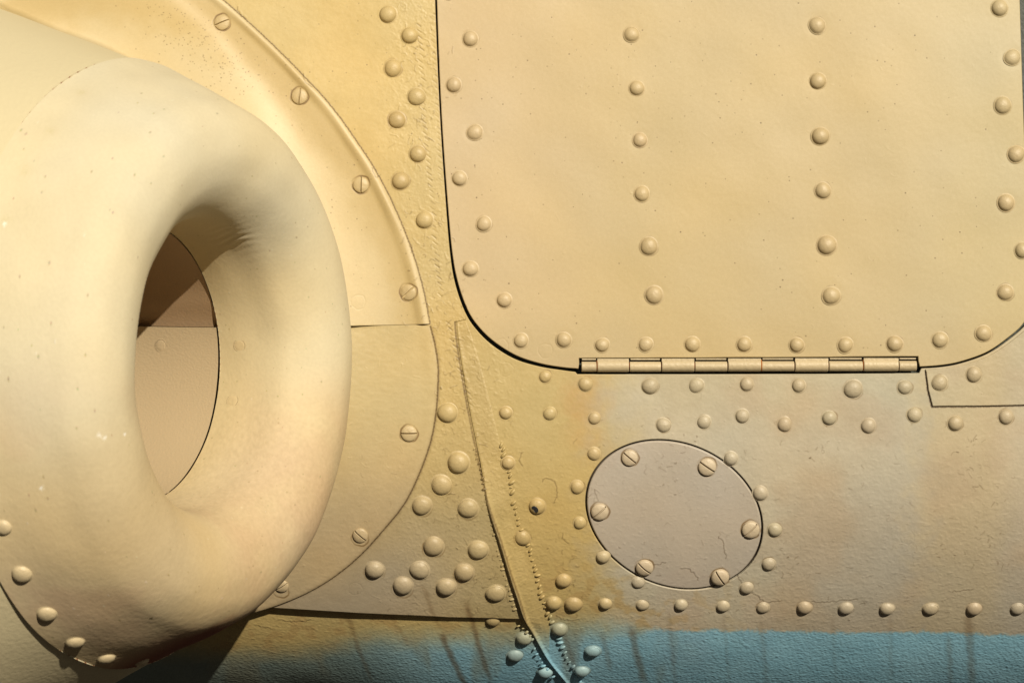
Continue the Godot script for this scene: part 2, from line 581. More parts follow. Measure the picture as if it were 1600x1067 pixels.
func wear() -> void:
	var dark := Color8(60, 42, 24)
	# grime runs down from the lower edge of the proud skin, and on the belly
	for r in [[543, 958, 583, 1067, 7.0, 0.32], [660, 905, 688, 985, 7.0, 0.2], [688, 985, 730, 1075, 9.0, 0.5], [727, 930, 770, 1072, 8.0, 0.42], [612, 960, 640, 1010, 6.0, 0.16], [1188, 965, 1200, 1075, 8.0, 0.10], [1300, 955, 1306, 1075, 6.0, 0.08], [1390, 955, 1393, 1075, 7.0, 0.09], [985, 975, 1008, 1070, 11.0, 0.3], [940, 985, 955, 1050, 8.0, 0.2], [1044, 950, 1056, 1075, 7.0, 0.14], [1512, 955, 1520, 1078, 12.0, 0.18], [1482, 990, 1486, 1072, 9.0, 0.15], [880, 985, 905, 1060, 8.0, 0.22], [1130, 950, 1140, 1075, 6.0, 0.10]]:
		var a := texel(r[0], r[1])
		var b := texel(r[2], r[3])
		var n := int(a.distance_to(b) / 3.0)
		for k in n:
			var t := float(k) / n
			var c := Color8(84, 58, 36)
			c.a = r[5] * 0.32 * smooth(0.0, 0.12, t) * smooth(1.05, 0.8, t)
			dab(a.lerp(b, t) + Vector2(rng.randf_range(-1.5, 1.5), 0), r[4] * rng.randf_range(0.7, 1.1), 0.0, c)
	# yellow wash below the hinge's end and about the lower rows
	for r in [[925, 640, 46, 0.10], [905, 600, 30, 0.12], [1060, 955, 50, 0.07], [1190, 958, 36, 0.07]]:
		for k in 9:
			var c := Color8(186, 152, 92)
			c.a = r[3] * 0.17
			dab(texel(r[0] + rng.randf_range(-16, 16), r[1] + rng.randf_range(-30, 90)), r[2] * rng.randf_range(0.5, 1.0), 0.0, c)
	# dark pin-pricks: hatch, fairing crown, strip
	for k in 210:
		var c := dark
		c.a = rng.randf_range(0.25, 0.8)
		dab(texel(rng.randf_range(700, 1560), rng.randf_range(-10, 545)), rng.randf_range(0.8, 1.5), -0.05, c)
	for k in 60:
		var c := dark
		c.a = rng.randf_range(0.25, 0.7)
		dab(texel(960 + rng.randfn() * 150, 150 + rng.randfn() * 90), rng.randf_range(0.8, 1.4), -0.05, c)
	for k in 260:
		var c := dark
		c.a = rng.randf_range(0.15, 0.55)
		var t := rng.randf()
		dab(texel(250 + t * 130 + rng.randfn() * 34, 22 + t * 110 + rng.randfn() * 22), rng.randf_range(0.8, 1.4), -0.04, c)
	for k in 150:
		var c := dark
		c.a = rng.randf_range(0.15, 0.5)
		dab(texel(rng.randf_range(430, 690), rng.randf_range(-10, 500)), rng.randf_range(0.8, 1.5), -0.05, c)
	# paint flakes and curls; more of them low down and along the seam
	for k in 300:
		var c := dark
		c.a = rng.randf_range(0.0, 0.09)
		flake(texel(rng.randf_range(560, 1620), 600 + 385 * sqrt(rng.randf())), rng.randf_range(3, 11), rng.randf_range(0.04, 0.12), c)
	for k in 18:
		var at := V(rng.randf_range(840, 1600), rng.randf_range(690, 970))
		for n in rng.randi_range(4, 12):
			var c := dark
			c.a = rng.randf_range(0.0, 0.14)
			flake(texel(at.x + rng.randfn() * 14.0, at.y + rng.randfn() * 9.0), rng.randf_range(3, 12), rng.randf_range(0.05, 0.14), c)
	for k in 300:
		var c := dark
		c.a = rng.randf_range(0.0, 0.12)
		var y := rng.randf_range(0, 1000)
		var x := 662.0 + maxf(0.0, y - 300.0) * 0.16 + rng.randfn() * 24.0
		flake(texel(x, y), rng.randf_range(4, 15), rng.randf_range(0.06, 0.2), c)
	for k in 45:
		flake(texel(rng.randf_range(710, 1590), rng.randf_range(0, 540)), rng.randf_range(4, 16), rng.randf_range(0.03, 0.06), Color(0, 0, 0, 0))
	for k in 90:
		flake(texel(rng.randf_range(500, 680), rng.randf_range(500, 930)), rng.randf_range(5, 16), rng.randf_range(0.04, 0.1), Color(0, 0, 0, 0))
	for k in 190:
		dab(texel(rng.randf_range(340, 1600), rng.randf_range(600, 1000)), rng.randf_range(1.5, 3.2), rng.randf_range(0.05, 0.16))
	# the stitched impressions of an old sealing tape beside the hatch
	for row in [[656, 40, 664, 200, 0.9], [664, 200, 690, 470, 1.1], [676, 30, 690, 300, 0.6], [700, 505, 738, 640, 1.1]]:
		var n := int(absf(row[3] - row[1]) / 9.0)
		for k in n:
			var t := float(k) / n
			var c := texel(lerpf(row[0], row[2], t) + rng.randf_range(-2, 2), lerpf(row[1], row[3], t))
			var c2 := dark
			c2.a = 0.14 * row[4] * rng.randf()
			scratch(PackedVector2Array([c + Vector2(-3.5, -2.5), c + Vector2(3.5, 3.0)]), 1.8, -0.2 * row[4] * rng.randf_range(0.4, 1.2), c2)
	# larger cracks with a lifted lip
	for p in [[V(846, 752), V(858, 747), V(868, 757), V(870, 773), V(864, 786)], [V(880, 832), V(879, 842), V(890, 852)], [V(1062, 888), V(1080, 892), V(1092, 908)], [V(1014, 874), V(1022, 882), V(1040, 878)], [V(1122, 838), V(1130, 850), V(1134, 872)], [V(1150, 900), V(1176, 926), V(1196, 940), V(1222, 938)], [V(1268, 940), V(1300, 940), V(1340, 936)], [V(815, 707), V(812, 720), V(816, 728)], [V(1488, 924), V(1520, 920)], [V(868, 962), V(880, 968), V(904, 968)], [V(432, 966), V(462, 972), V(486, 968)], [V(404, 978), V(430, 984)], [V(370, 10), V(375, 24), V(386, 31)], [V(473, 117), V(478, 131), V(489, 138)], [V(582, 262), V(586, 277), V(595, 273)]]:
		var pts := PackedVector2Array()
		for q in curve(p, 3.0):
			pts.append(texel(q.x + rng.randf_range(-1.6, 1.6), q.y + rng.randf_range(-1.6, 1.6)))
		var c := dark
		c.a = 0.16
		scratch(pts, 1.2, -0.11, c, 0.4)
		var up := PackedVector2Array()
		for q in pts:
			up.append(q + Vector2(1.6, -2.0))
		scratch(up, 2.2, 0.10, Color(0, 0, 0, 0), 0.4)
	for w in rims:
		var c := dark
		c.a = w[1]
		var pts := PackedVector2Array()
		for q in w[0]:
			pts.append(texel(q.x, q.y))
		scratch(pts, w[2], -0.05, c, 0.5)
	# painted-over flush heads
	for q in [V(791, 577), V(560, 472), V(1418, 840), V(556, 914), V(783, 541), V(852, 548)]:
		ring_mark(texel(q.x, q.y), 11.0, 1.7, -0.07)
		dab(texel(q.x, q.y), 10.0, 0.05)

func skin_mat(rough := 0.5) -> StandardMaterial3D:
	var m := StandardMaterial3D.new()
	m.albedo_texture = paint_tex
	m.texture_repeat = false
	m.roughness = rough
	m.heightmap_enabled = true
	m.heightmap_texture = relief_tex
	m.heightmap_scale = 0.1
	return m

func plain_mat(c: Color, rough := 0.55, scale := 0.02, tile := 8.0) -> StandardMaterial3D:
	var m := StandardMaterial3D.new()
	m.albedo_color = c
	m.roughness = rough
	m.heightmap_enabled = true
	m.heightmap_texture = grain_tex
	m.heightmap_scale = scale
	m.uv1_triplanar = true
	m.uv1_world_triplanar = true
	m.uv1_scale = Vector3.ONE * tile
	return m

# ------------------------------------------------------------------ levels of the overlapping skins
func proud(q: Vector2) -> float:
	return lerpf(0.0009, lerpf(0.0048, 0.0026, smooth(-0.14, 0.0, q.x)), smooth(0.01, -0.17, q.y))

# ------------------------------------------------------------------ fairing: from its rim on the skin up towards the duct
func fairing(rim_px: PackedVector2Array, inn_px: PackedVector2Array, hin: PackedFloat32Array, a0: float, a1: float, bead: float) -> ArrayMesh:
	var s := Shape.new()
	var p := []
	var uv := []
	var ts := [0.0, 0.0, 0.006, 0.015, 0.03, 0.045, 0.06, 0.075, 0.09, 0.11, 0.135, 0.165, 0.2, 0.24, 0.29, 0.35, 0.42, 0.5, 0.58, 0.66, 0.74, 0.82, 0.9, 0.96, 1.0]
	var n := rim_px.size()
	for k in n:
		var r := on_skin(rim_px[k].x, rim_px[k].y)
		var q := on_skin(inn_px[k].x, inn_px[k].y, hin[k])
		var line := PackedVector3Array()
		var tl := PackedVector2Array()
		var bd := bead * (0.85 + 0.3 * sin(k * 0.37) * sin(k * 0.11))
		for j in ts.size():
			var t: float = ts[j]
			var c := r.lerp(q, t)
			var h := proud(r) + 0.0009
			if j == 0:
				h = proud(r) - 0.0012
			else:
				h += bd * (smooth(0.0, 0.03, t) - smooth(0.04, 0.10, t) * 1.4)
				h += hin[k] * pow(smooth(lerpf(0.2, 0.08, smooth(0.3, 0.6, float(k) / n)), 1.06, t), 1.3) + bd * 0.45 * smooth(0.3, 0.6, t)
				if t < 0.005:
					h -= 0.0004
			line.append(sp(c.x, c.y, h))
			tl.append(tex_uv(c.x, c.y))
		# tuck under, onto the duct
		var a := lerpf(a0, a1, float(k) / (n - 1))
		var ring := C - AX * 130.0 * S + (AU * cos(a) + AV * sin(a) * TALL) * 425.0 * S
		for m in [0.5, 1.0]:
			line.append(line[ts.size() - 1].lerp(ring, m))
			tl.append(tl[ts.size() - 1])
		p.append(line)
		uv.append(tl)
	grid_shape(s, p, uv, false, func(_v, _i, _j): return Vector3(0, 0.05, 1))
	return s.made()

func on_skin_uv(w: Vector3) -> Vector2:
	# texture place by the point's own x and its height over the ground, turned to skin length
	var lo := -0.6
	var hi := 0.44
	for i in 22:
		var m := (lo + hi) * 0.5
		if flat(m).x < w.y: lo = m
		else: hi = m
	return tex_uv(w.x, (lo + hi) * 0.5)

# ------------------------------------------------------------------ intake
const TALL := 1.023
var lip_prof := PackedVector2Array()
var crease := Vector2(0.9, 0.8)
var crease_mm := 0.0

func build_lip_profile() -> void:
	# radius and height of the lip's section, from the outer seam over the crest into the throat
	var k := [V(421.1, -64.8), V(405.0, -32.0), V(388.5, 6.0)]
	for d in [25.0, 40.0, 55.0, 70.0, 90.0, 110.0, 125.0, 140.0, 155.0]:
		k.append(V(286.8 + 91.6 * cos(deg_to_rad(d)), 104.4 * sin(deg_to_rad(d))))
	k.append_array([V(196.4, 8.0), V(192.2, -22.0), V(190.8, -53.2)])
	lip_prof = resampled(curve(k, 2.0), 193)

func lip_point(a: float, t: float) -> Vector3:
	# a round the axis, t from the outer seam (0) over the crest to the inner joint (1)
	var f := clampf(t, 0.0, 1.0) * 192.0
	var i := mini(int(f), 191)
	var q := lip_prof[i].lerp(lip_prof[i + 1], f - i)
	var d := (lip_prof[mini(i + 3, 192)] - lip_prof[maxi(i - 2, 0)]).normalized()
	var out := AU * cos(a) + AV * sin(a) * TALL
	var p := C + AX * q.y * S + out * q.x * S
	var nn := und.get_noise_3d(p.x * 1100.0, p.y * 1100.0, p.z * 1100.0) * 0.0012
	# pinched creases where the metal was gathered, high inside the mouth
	if crease_mm > 0.0:
		var da := (a - crease.x) / 0.15
		var dt := (t - crease.y) / 0.055
		nn += exp(-da * da - dt * dt) * crease_mm * 0.001 * sin(a * 88.0 + 3.0 * sin(t * 30.0)) * (0.7 + 0.3 * sin(a * 31.0))
	return p + (out * d.y - AX * d.x).normalized() * nn

func lip_place(q: Vector2) -> Vector2:
	# (a, t) of the lip's visible side at a point of the reference sheet
	var best := 1e9
	var r := Vector2.ZERO
	for i in 240:
		for j in 60:
			var a := TAU * i / 240.0 - PI
			var t := j / 60.0
			var d := seen(lip_point(a, t)).distance_to(q)
			if d < best and lip_normal(a, t).dot(Vector3(0, 0, CAM) - lip_point(a, t)) > 0.0:
				best = d
				r = V(a, t)
	var step := 0.013
	for k in 40:
		var moved := false
		for w in [V(step, 0), V(-step, 0), V(0, step), V(0, -step)]:
			var d := seen(lip_point(r.x + w.x, clampf(r.y + w.y, 0, 1))).distance_to(q)
			if d < best:
				best = d
				r = V(r.x + w.x, clampf(r.y + w.y, 0, 1))
				moved = true
		if not moved:
			step *= 0.6
	return r

func lip_colours(w: int, h: int) -> Array:
	var big := noise(6.0, 3, 21)
	var mid := noise(30.0, 3, 22)
	var hue := noise(9.0, 2, 23)
	var fine := noise(420.0, 1, 24)
	var d := PackedByteArray()
	d.resize(w * h * 3)
	var rl := PackedFloat32Array()
	rl.resize(w * h)
	var peel := noise(190.0, 2, 25)
	for y in h:
		for x in w:
			var a := TAU * (x + 0.5) / w
			var t := (y + 0.5) / h
			var c := cos(t * PI)
			var r := 0.0004 * (288.0 + 118.0 * c)
			var p := Vector3(cos(a) * r, sin(a) * r, 0.07 * sin(t * PI))
			var b := big.get_noise_3dv(p)
			var m := mid.get_noise_3dv(p)
			var hu := hue.get_noise_3dv(p)
			var f := fine.get_noise_3dv(p)
			var col := Vector3(255, 242, 205)
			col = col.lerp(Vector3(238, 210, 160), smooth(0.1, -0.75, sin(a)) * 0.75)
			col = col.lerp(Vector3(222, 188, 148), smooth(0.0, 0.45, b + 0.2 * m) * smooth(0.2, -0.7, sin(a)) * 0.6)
			col = col.lerp(Vector3(240, 219, 170), smooth(0.6, 1.0, t) * 0.8)
			var sponge := smooth(0.0, -0.5, sin(a)) * smooth(-0.4, 0.3, cos(a) + 0.4 * b)
			col += Vector3(6, 6, 7) * b + Vector3(5, 0, -9) * hu + Vector3(4, 4, 4) * m + Vector3(3, 3, 3) * f
			col += Vector3(8, 7.5, 7) * sponge * peel.get_noise_3dv(p * 1.3)
			# red oxide primer left along the underside by the seam
			var red := smooth(-0.74, -0.86, sin(a) - 0.16 * cos(a) + 0.06 * m) * smooth(0.40, 0.22, t + 0.06 * m) * 0.9 * smooth(-0.1, 0.25, cos(a) + 0.2)
			col = col.lerp(Vector3(150, 66, 40), red)
			var k := (y * w + x) * 3
			rl[y * w + x] = 0.02 * f + 0.05 * peel.get_noise_3dv(p) * (0.6 + 0.6 * smooth(0.2, -0.8, sin(a))) + 0.12 * m
			d[k] = clampi(int(col.x * TINT.x), 0, 255)
			d[k + 1] = clampi(int(col.y * TINT.y), 0, 255)
			d[k + 2] = clampi(int(col.z * TINT.z), 0, 255)
	# worn flush heads and bare chips
	for q in [[128, 145, 5.0, 0], [80, 205, 5.0, 0], [38, 266, 6.0, 0], [8, 345, 6.0, 0], [155, 680, 3.0, 1], [163, 684, 2.5, 1], [195, 678, 2.0, 1], [64, 762, 2.5, 1], [250, 784, 2.5, 1], [236, 966, 2.5, 2], [7, 350, 2.5, 1]]:
		var at := lip_place(V(q[0], q[1]))
		var cx: float = fposmod(at.x / TAU, 1.0) * w
		var cy: float = at.y * h
		var sx := w / (TAU * 400.0)
		var sy := h / 480.0
		for k in (400 if q[3] == 0 else 60):
			var o := V(rng.randfn(), rng.randfn()) * float(q[2]) * (1.0 if q[3] == 0 else 0.7)
			var x := posmod(int(cx + o.x * sx), w)
			var y := clampi(int(cy + o.y * sy), 0, h - 1)
			var i := (y * w + x) * 3
			var mark: Array = [[190.0, 176.0, 128.0], [236.0, 234.0, 226.0], [70.0, 60.0, 36.0]][q[3]]
			for n in 3:
				d[i + n] = int(lerpf(d[i + n], mark[n], 0.05 if q[3] == 0 else 0.3))
			rl[y * w + x] -= 0.004
	# chips and specks
	for k in 420:
		var cx := rng.randi_range(2, w - 3)
		var cy := rng.randi_range(2, h - 3)
		var light := rng.randf() < 0.25
		var rr := rng.randf_range(0.8, 2.0)
		var dent := rng.randf_range(-0.08, 0.12)
		for y in range(cy - 2, cy + 3):
			for x in range(cx - 2, cx + 3):
				var q := Vector2((x - cx) * 0.7, y - cy).length() / rr
				if q < 1.0:
					var i := (y * w + x) * 3
					rl[y * w + x] += dent * (1.0 - q)
					for n in 3:
						d[i + n] = int(lerpf(d[i + n], [225.0, 222.0, 210.0][n] if light else [120.0, 104.0, 70.0][n], (1.0 - q) * rng.randf_range(0.2, 0.7)))
	return [ImageTexture.create_from_image(Image.create_from_data(w, h, false, Image.FORMAT_RGB8, d)), ImageTexture.create_from_image(Image.create_from_data(w, h, false, Image.FORMAT_RF, rl.to_byte_array()))]

func tube(r0: float, r1: float, h0: float, h1: float, a0: float, a1: float, inward: bool, rows := 12, bend := 0.0, sag := 0.0) -> ArrayMesh:
	var s := Shape.new()
	var p := []
	var uv := []
	var cols := int(absf(a1 - a0) / 0.03) + 2
	for i in rows + 1:
		var t := float(i) / rows
		var line := PackedVector3Array()
		var tl := PackedVector2Array()
		for j in cols + 1:
			var a := lerpf(a0, a1, float(j) / cols)
			var r := lerpf(r0, r1, t)
			if bend != 0.0:
				r += bend * smooth(a0 + 0.22, a0, a)
			var q := C + AX * lerpf(h0, h1, t) * S + (AU * cos(a) + AV * sin(a) * TALL) * r * S
			q -= (AV * 1.0 + AU * 0.3) * sag * t * S
			q += (AU * cos(a) + AV * sin(a)) * und.get_noise_3d(q.x * 900.0, q.y * 900.0, q.z * 900.0) * 0.0007
			line.append(q)
			tl.append(Vector2(a / TAU, t))
		p.append(line)
		uv.append(tl)
	var sg := -1.0 if inward else 1.0
	grid_shape(s, p, uv, absf(a1 - a0) > 6.2, func(v, _i, _j):
		var d: Vector3 = v - C
		return (d - AX * d.dot(AX)) * sg)
	return s.made()

func ring_edge(s: Shape, ra: float, rb: float, h: float, face: Vector3) -> void:
	for j in 128:
		var q := []
		for k in [j, j + 1]:
			var a: float = TAU * k / 128.0
			var d := AU * cos(a) + AV * sin(a) * TALL
			q.append(C + AX * h * S + d * ra * S)
			q.append(C + AX * h * S + d * rb * S)
		s.quad(q[0], face, V(0, 0), q[2], face, V(1, 0), q[3], face, V(1, 1), q[1], face, V(0, 1))

func lip_fasten(list: Array, parent: Node3D, kind: int, flatness := 1.0) -> void:
	for q in list:
		var at := lip_place(V(q.x, q.y))
		var o := part(["rivet", "screw", "flush_rivet"][kind], rivet_meshes[2] if kind == 0 else flush_mesh, fastener_mat(Color(0.765, 0.70, 0.565) if kind == 0 else Color(0.79, 0.715, 0.555)), parent)
		var r: float = q.z * S
		o.transform = Transform3D(frame_at(lip_normal(at.x, at.y), 0.0).scaled_local(Vector3(r, r, r * flatness)), lip_point(at.x, at.y))

func lip_normal(a: float, t: float) -> Vector3:
	var e := 0.004
	var n := (lip_point(a + e, t) - lip_point(a - e, t)).cross(lip_point(a, minf(t + e, 1.0)) - lip_point(a, maxf(t - e, 0.0))).normalized()
	var c := C + (AU * cos(a) + AV * sin(a) * TALL) * 287.0 * S - AX * 30.0 * S
	return n if n.dot(lip_point(a, t) - c) > 0.0 else -n

# ------------------------------------------------------------------ seam strap and weld beads
func strap(left: PackedVector2Array, right: PackedVector2Array) -> ArrayMesh:
	var s := Shape.new()
	var p := []
	var uv := []
	var ts := [0.0, 0.0, 0.02, 0.06, 0.10, 0.15, 0.20, 0.26, 0.34, 0.45, 0.58, 0.72, 0.86, 1.0, 1.0]
	for k in left.size():
		var a := on_skin(left[k].x - 5.0 * smooth(720, 790, left[k].y), left[k].y)
		var b := on_skin(right[k].x, right[k].y)
		var line := PackedVector3Array()
		var tl := PackedVector2Array()
		var base := lerpf(0.0003, proud(a), smooth(690, 790, left[k].y))
		base = lerpf(base, 0.0006, smooth(955, 985, left[k].y))
		base *= smooth(498, 590, left[k].y)
		var ridge := 0.0024 * smooth(700, 850, left[k].y) * (1.0 - 0.5 * smooth(950, 990, left[k].y)) + 0.0002
		for j in ts.size():
			var t: float = ts[j]
			var q := a.lerp(b, t)
			var h := base * (1.0 - smooth(0.12, 1.0, t)) + ridge * (smooth(0.0, 0.07, t) - smooth(0.07, 0.24, t))
			if j == 0 or j == ts.size() - 1:
				h = -0.0004 if j > 0 else lerpf(-0.0008, base - 0.0003, smooth(740, 790, left[k].y))
			line.append(sp(q.x, q.y, h))
			tl.append(tex_uv(q.x, q.y))
		p.append(line)
		uv.append(tl)
	grid_shape(s, p, uv, false, func(_v, _i, _j): return Vector3(0, -0.2, 1))
	return s.made()

func beads(path: PackedVector2Array, h: Callable, size: float, slant: float) -> ArrayMesh:
	var s := Shape.new()
	var ell := [V(1.0, -0.1), V(0.92, 0.22), V(0.7, 0.44), V(0.35, 0.58), V(0.001, 0.62)]
	for q in path:
		if rng.randf() < 0.12:
			continue
		var at := on_skin(q.x + rng.randf_range(-1.4, 1.4), q.y + rng.randf_range(-1.4, 1.4))
		var n := sn(at.x, at.y)
		var b := frame_at(n, slant + rng.randf_range(-0.5, 0.5))
		var k := size * rng.randf_range(0.55, 1.35)
		var o := sp(at.x, at.y, h.call(at))
		var t := tex_uv(at.x, at.y)
		for i in 4:
			for j in 8:
				var w := []
				for c in [[i, j], [i, j + 1], [i + 1, j + 1], [i + 1, j]]:
					var e: Vector2 = ell[c[0]]
					var a: float = TAU * c[1] / 8.0
					var l := Vector3(cos(a) * e.x * 1.45, sin(a) * e.x * 0.72, e.y)
					w.append([o + b * l * k * S, (b * Vector3(cos(a) * e.x * 0.6, sin(a) * e.x * 1.2, e.y + 0.2)).normalized()])
				s.quad(w[0][0], w[0][1], t, w[1][0], w[1][1], t, w[2][0], w[2][1], t, w[3][0], w[3][1], t)
	return s.made()

func evenly(path: PackedVector2Array, step: float) -> PackedVector2Array:
	var r := PackedVector2Array()
	var left := 0.0
	for i in path.size() - 1:
		var l := path[i].distance_to(path[i + 1])
		while left < l:
			r.append(path[i].lerp(path[i + 1], left / l))
			left += step
		left -= l
	return r

func resampled(path: PackedVector2Array, n: int) -> PackedVector2Array:
	var total := 0.0
	for i in path.size() - 1:
		total += path[i].distance_to(path[i + 1])
	var r := evenly(path, total / (n - 1) * 0.99999)
	while r.size() < n:
		r.append(path[path.size() - 1])
	r.resize(n)
	return r

# ------------------------------------------------------------------ the scene
func _ready() -> void:
	rng.seed = 7
	# camera
	var cam := Camera3D.new()
	cam.name = "camera"
	var lens := CameraAttributesPhysical.new()
	lens.frustum_focal_length = 85.0
	lens.exposure_aperture = 18.0
	lens.frustum_focus_distance = 1.59
	cam.attributes = lens
	add_child(cam)
	cam.position = Vector3(0, 0, CAM)
	cam.fov = rad_to_deg(2.0 * atan(0.5 * 1066.0 * S / CAM))
	cam.near = 0.05
	cam.far = 200.0
	cam.current = true
	# sky and sun
	var we := WorldEnvironment.new()
	we.name = "environment"
	var env := Environment.new()
	env.background_mode = Environment.BG_SKY
	var sky := Sky.new()
	var sm := ProceduralSkyMaterial.new()
	sm.sky_top_color = Color(0.48, 0.50, 0.54)
	sm.sky_horizon_color = Color(0.82, 0.77, 0.68)
	sm.sky_energy_multiplier = 0.66
	sm.ground_bottom_color = Color(0.26, 0.23, 0.19)
	sm.ground_horizon_color = Color(0.38, 0.35, 0.30)
	sm.ground_energy_multiplier = 0.75
	sky.sky_material = sm
	env.sky = sky
	env.tonemap_mode = Environment.TONE_MAPPER_LINEAR
	env.tonemap_exposure = 1.03
	env.sdfgi_enabled = true
	env.ssao_enabled = true
	env.ssil_enabled = true
	we.environment = env
	add_child(we)
	var sun := DirectionalLight3D.new()
	sun.name = "sun"
	sun.light_energy = 1.53
	sun.light_color = Color(1.0, 0.95, 0.86)
	sun.light_angular_distance = 0.5
	sun.shadow_enabled = true
	add_child(sun)
	sun.look_at_from_position(Vector3(0.35, 0.45, 0.82) * 4.0, Vector3.ZERO)

	und.seed = 5
	und.frequency = 1.0 / 85.0
	und.fractal_octaves = 2
	build_profile()
	# the intake's axis: it looks forward, almost along the flank
	var yaw := 1.117
	AX = Vector3(sin(yaw) * cos(-0.012), sin(-0.012), cos(yaw) * cos(-0.012))
	AU = Vector3.UP.cross(AX).normalized()
	AV = AX.cross(AU)
	C = Vector3((279.2 - 800.0) * S * (CAM - 0.157) / CAM, (533.5 - 569.5) * S * (CAM - 0.157) / CAM, 0.157)

	build_lip_profile()
	crease = lip_place(V(362, 372))
	crease_mm = 0.5

	# outlines
	var hatch_left := curve([V(676, -200), V(680, -60), V(682.5, 0), V(686, 100), V(691, 200), V(698, 300), V(706, 390), V(715, 440), V(731, 485), V(750, 513), V(775, 536), V(808, 556), V(845, 568), V(880, 574), V(904, 576)], 6.0)
	var hatch_right := curve([V(1437, 573), V(1470, 570.5), V(1500, 565), V(1540, 551), V(1572, 530), V(1600, 504), V(1611, 470), V(1611.5, 430), V(1607, 350), V(1600, 200), V(1593.5, 0), V(1590, -100), V(1588, -200)], 6.0)
	var hatch_px := hatch_left.duplicate()
	hatch_px.append_array(PackedVector2Array([V(905, 568), V(905, 559.5), V(1100, 559), V(1300, 558), V(1434.5, 557), V(1435, 564)]))
	hatch_px.append_array(hatch_right)
	hatch_px.append_array(curve([V(1588, -200), V(1500, -203), V(800, -204), V(676, -200)], 40.0).slice(1, -1))
	var hatch := skin_path(hatch_px)
	var open_left := curve([V(672, -205), V(677.5, -60), V(679.8, 0), V(683.6, 100), V(688.6, 200), V(695.3, 300), V(702.8, 392), V(711.2, 443.3), V(727.4, 489.2), V(746.2, 517.2), V(771.2, 540.7), V(805, 561), V(843, 572.5), V(880, 578.5), V(899, 581)], 6.0)
	var open_px := open_left.duplicate()
	open_px.append_array(PackedVector2Array([V(902, 584.5), V(1100, 584.5), V(1300, 584), V(1437, 582.5)]))
	open_px.append_array(curve([V(1440, 575.5), V(1470, 573.5), V(1501, 567.8), V(1541.5, 553.5), V(1574, 532.5), V(1604, 506), V(1625, 470), V(1630, 400), V(1624, 250), V(1614, 0), V(1608, -205)], 6.0))
	open_px.append_array(curve([V(1608, -205), V(1500, -208), V(800, -209), V(672, -205)], 40.0).slice(1, -1))
	var opening := skin_path(open_px)
	var cover_px := PackedVector2Array()
	var hole_px := PackedVector2Array()
	for k in 96:
		var a := TAU * k / 96.0
		var d := V(139.0 * cos(a), 21.0 * cos(a) + 116.0 * sin(a))
		cover_px.append(V(1053.5, 804) + d * 0.981)
		hole_px.append(V(1053.5, 804) + d * 1.001)
	var cover := skin_path(cover_px)
	var cover_hole := skin_path(hole_px)
	var seam := curve([V(711, 503), V(713, 530), V(719, 570), V(727, 618), V(735, 660), V(742, 694), V(751, 736), V(760, 774), V(770, 806), V(784, 844), V(798, 890), V(811, 928), V(822, 963)], 6.0)
	var left_px := seam.duplicate()
	left_px.append_array(PackedVector2Array([V(700, 959.5), V(560, 951), V(440, 943), V(300, 936), V(0, 925), V(-300, 905), V(-500, 880), V(-500, 300), V(-500, -320), V(0, -330), V(400, -330), V(671.5, -330)]))
	for q in open_left:
		if q.y < 486.0:
			left_px.append(q)
	left_px.append_array(PackedVector2Array([V(727, 494), V(728.5, 499)]))
	var left_poly := skin_path(left_px)
	var rim_up := curve([V(672, 506), V(663, 458), V(650, 410), V(632, 360), V(610, 310), V(586, 265), V(560, 225), V(522, 172), V(480, 125), V(415, 60), V(340, -6), V(240, -80), V(120, -150), V(-60, -215), V(-250, -240), V(-450, -200)], 9.0)
	var rim_low := curve([V(672.5, 510), V(681, 545), V(685, 580), V(682, 640), V(673, 690), V(655, 740), V(632, 785), V(600, 824), V(560, 866), V(515, 900), V(470, 924), V(415, 944), V(340, 962), V(230, 975), V(100, 975), V(-60, 950), V(-250, 900)], 9.0)
	var strap_left := curve([V(713.5, 504), V(715.5, 530), V(721.5, 570), V(729.5, 618), V(737.5, 660), V(744.5, 694), V(753, 736), V(761.5, 774), V(770.5, 806), V(783.5, 844), V(797.5, 890), V(810.5, 928), V(822, 962), V(840, 995), V(858, 1026), V(879, 1052), V(905, 1082), V(945, 1120)], 6.0)
	var strap_right := curve([V(729, 503), V(742, 540), V(756, 590), V(770, 645), V(784, 700), V(797, 739), V(803, 778), V(812, 820), V(825, 855), V(837, 890), V(847, 932), V(860, 967), V(875, 1002), V(888, 1030), V(908, 1062), V(940, 1100), V(985, 1140)], 6.0)
	strap_left = resampled(strap_left, 120)
	strap_right = resampled(strap_right, 120)
	var corner := skin_path(PackedVector2Array([V(1446, 577), V(1448, 592), V(1450.5, 610), V(1457, 634.5), V(1530, 634), V(1600, 632.5), V(1680, 631), V(1680, 480), V(1632, 476)]) + curve([V(1607, 511), V(1576, 536), V(1543, 556.5), V(1503, 571), V(1470, 576)], 6.0))

	# paint
	zone.resize(TW * TH)
	fill_zone(left_poly, 1)
	var fz := PackedVector2Array(rim_up)
	fz.append_array(PackedVector2Array([V(-450, 300), V(0, 560), V(300, 508), V(549, 506.0)]))
	var fzl := PackedVector2Array(rim_low)
	fzl.append_array(PackedVector2Array([V(-300, 600), V(300, 508), V(549, 505.0)]))
	fill_zone(inset(skin_path(fzl), -0.0006), 4)
	fill_zone(inset(skin_path(fz), -0.0006), 3)
	var back := strap_right.duplicate()
	back.reverse()
	fill_zone(skin_path(strap_left + back), 6)
	fill_zone(inset(hatch, -0.0008), 2)
	fill_zone(inset(cover, -0.0004), 5)
	texel_row_hatch = texel(1100, 570).y
	rims = [[rim_up, 0.30, 1.7], [rim_low, 0.30, 2.0], [rim_low, 0.07, 5.5], [PackedVector2Array([V(1446, 580), V(1449, 608), V(1455.5, 636), V(1530, 635.5), V(1620, 633.5)]), 0.4, 1.8], [seam, 0.22, 2.4]]
	paint_skins()
	wear()

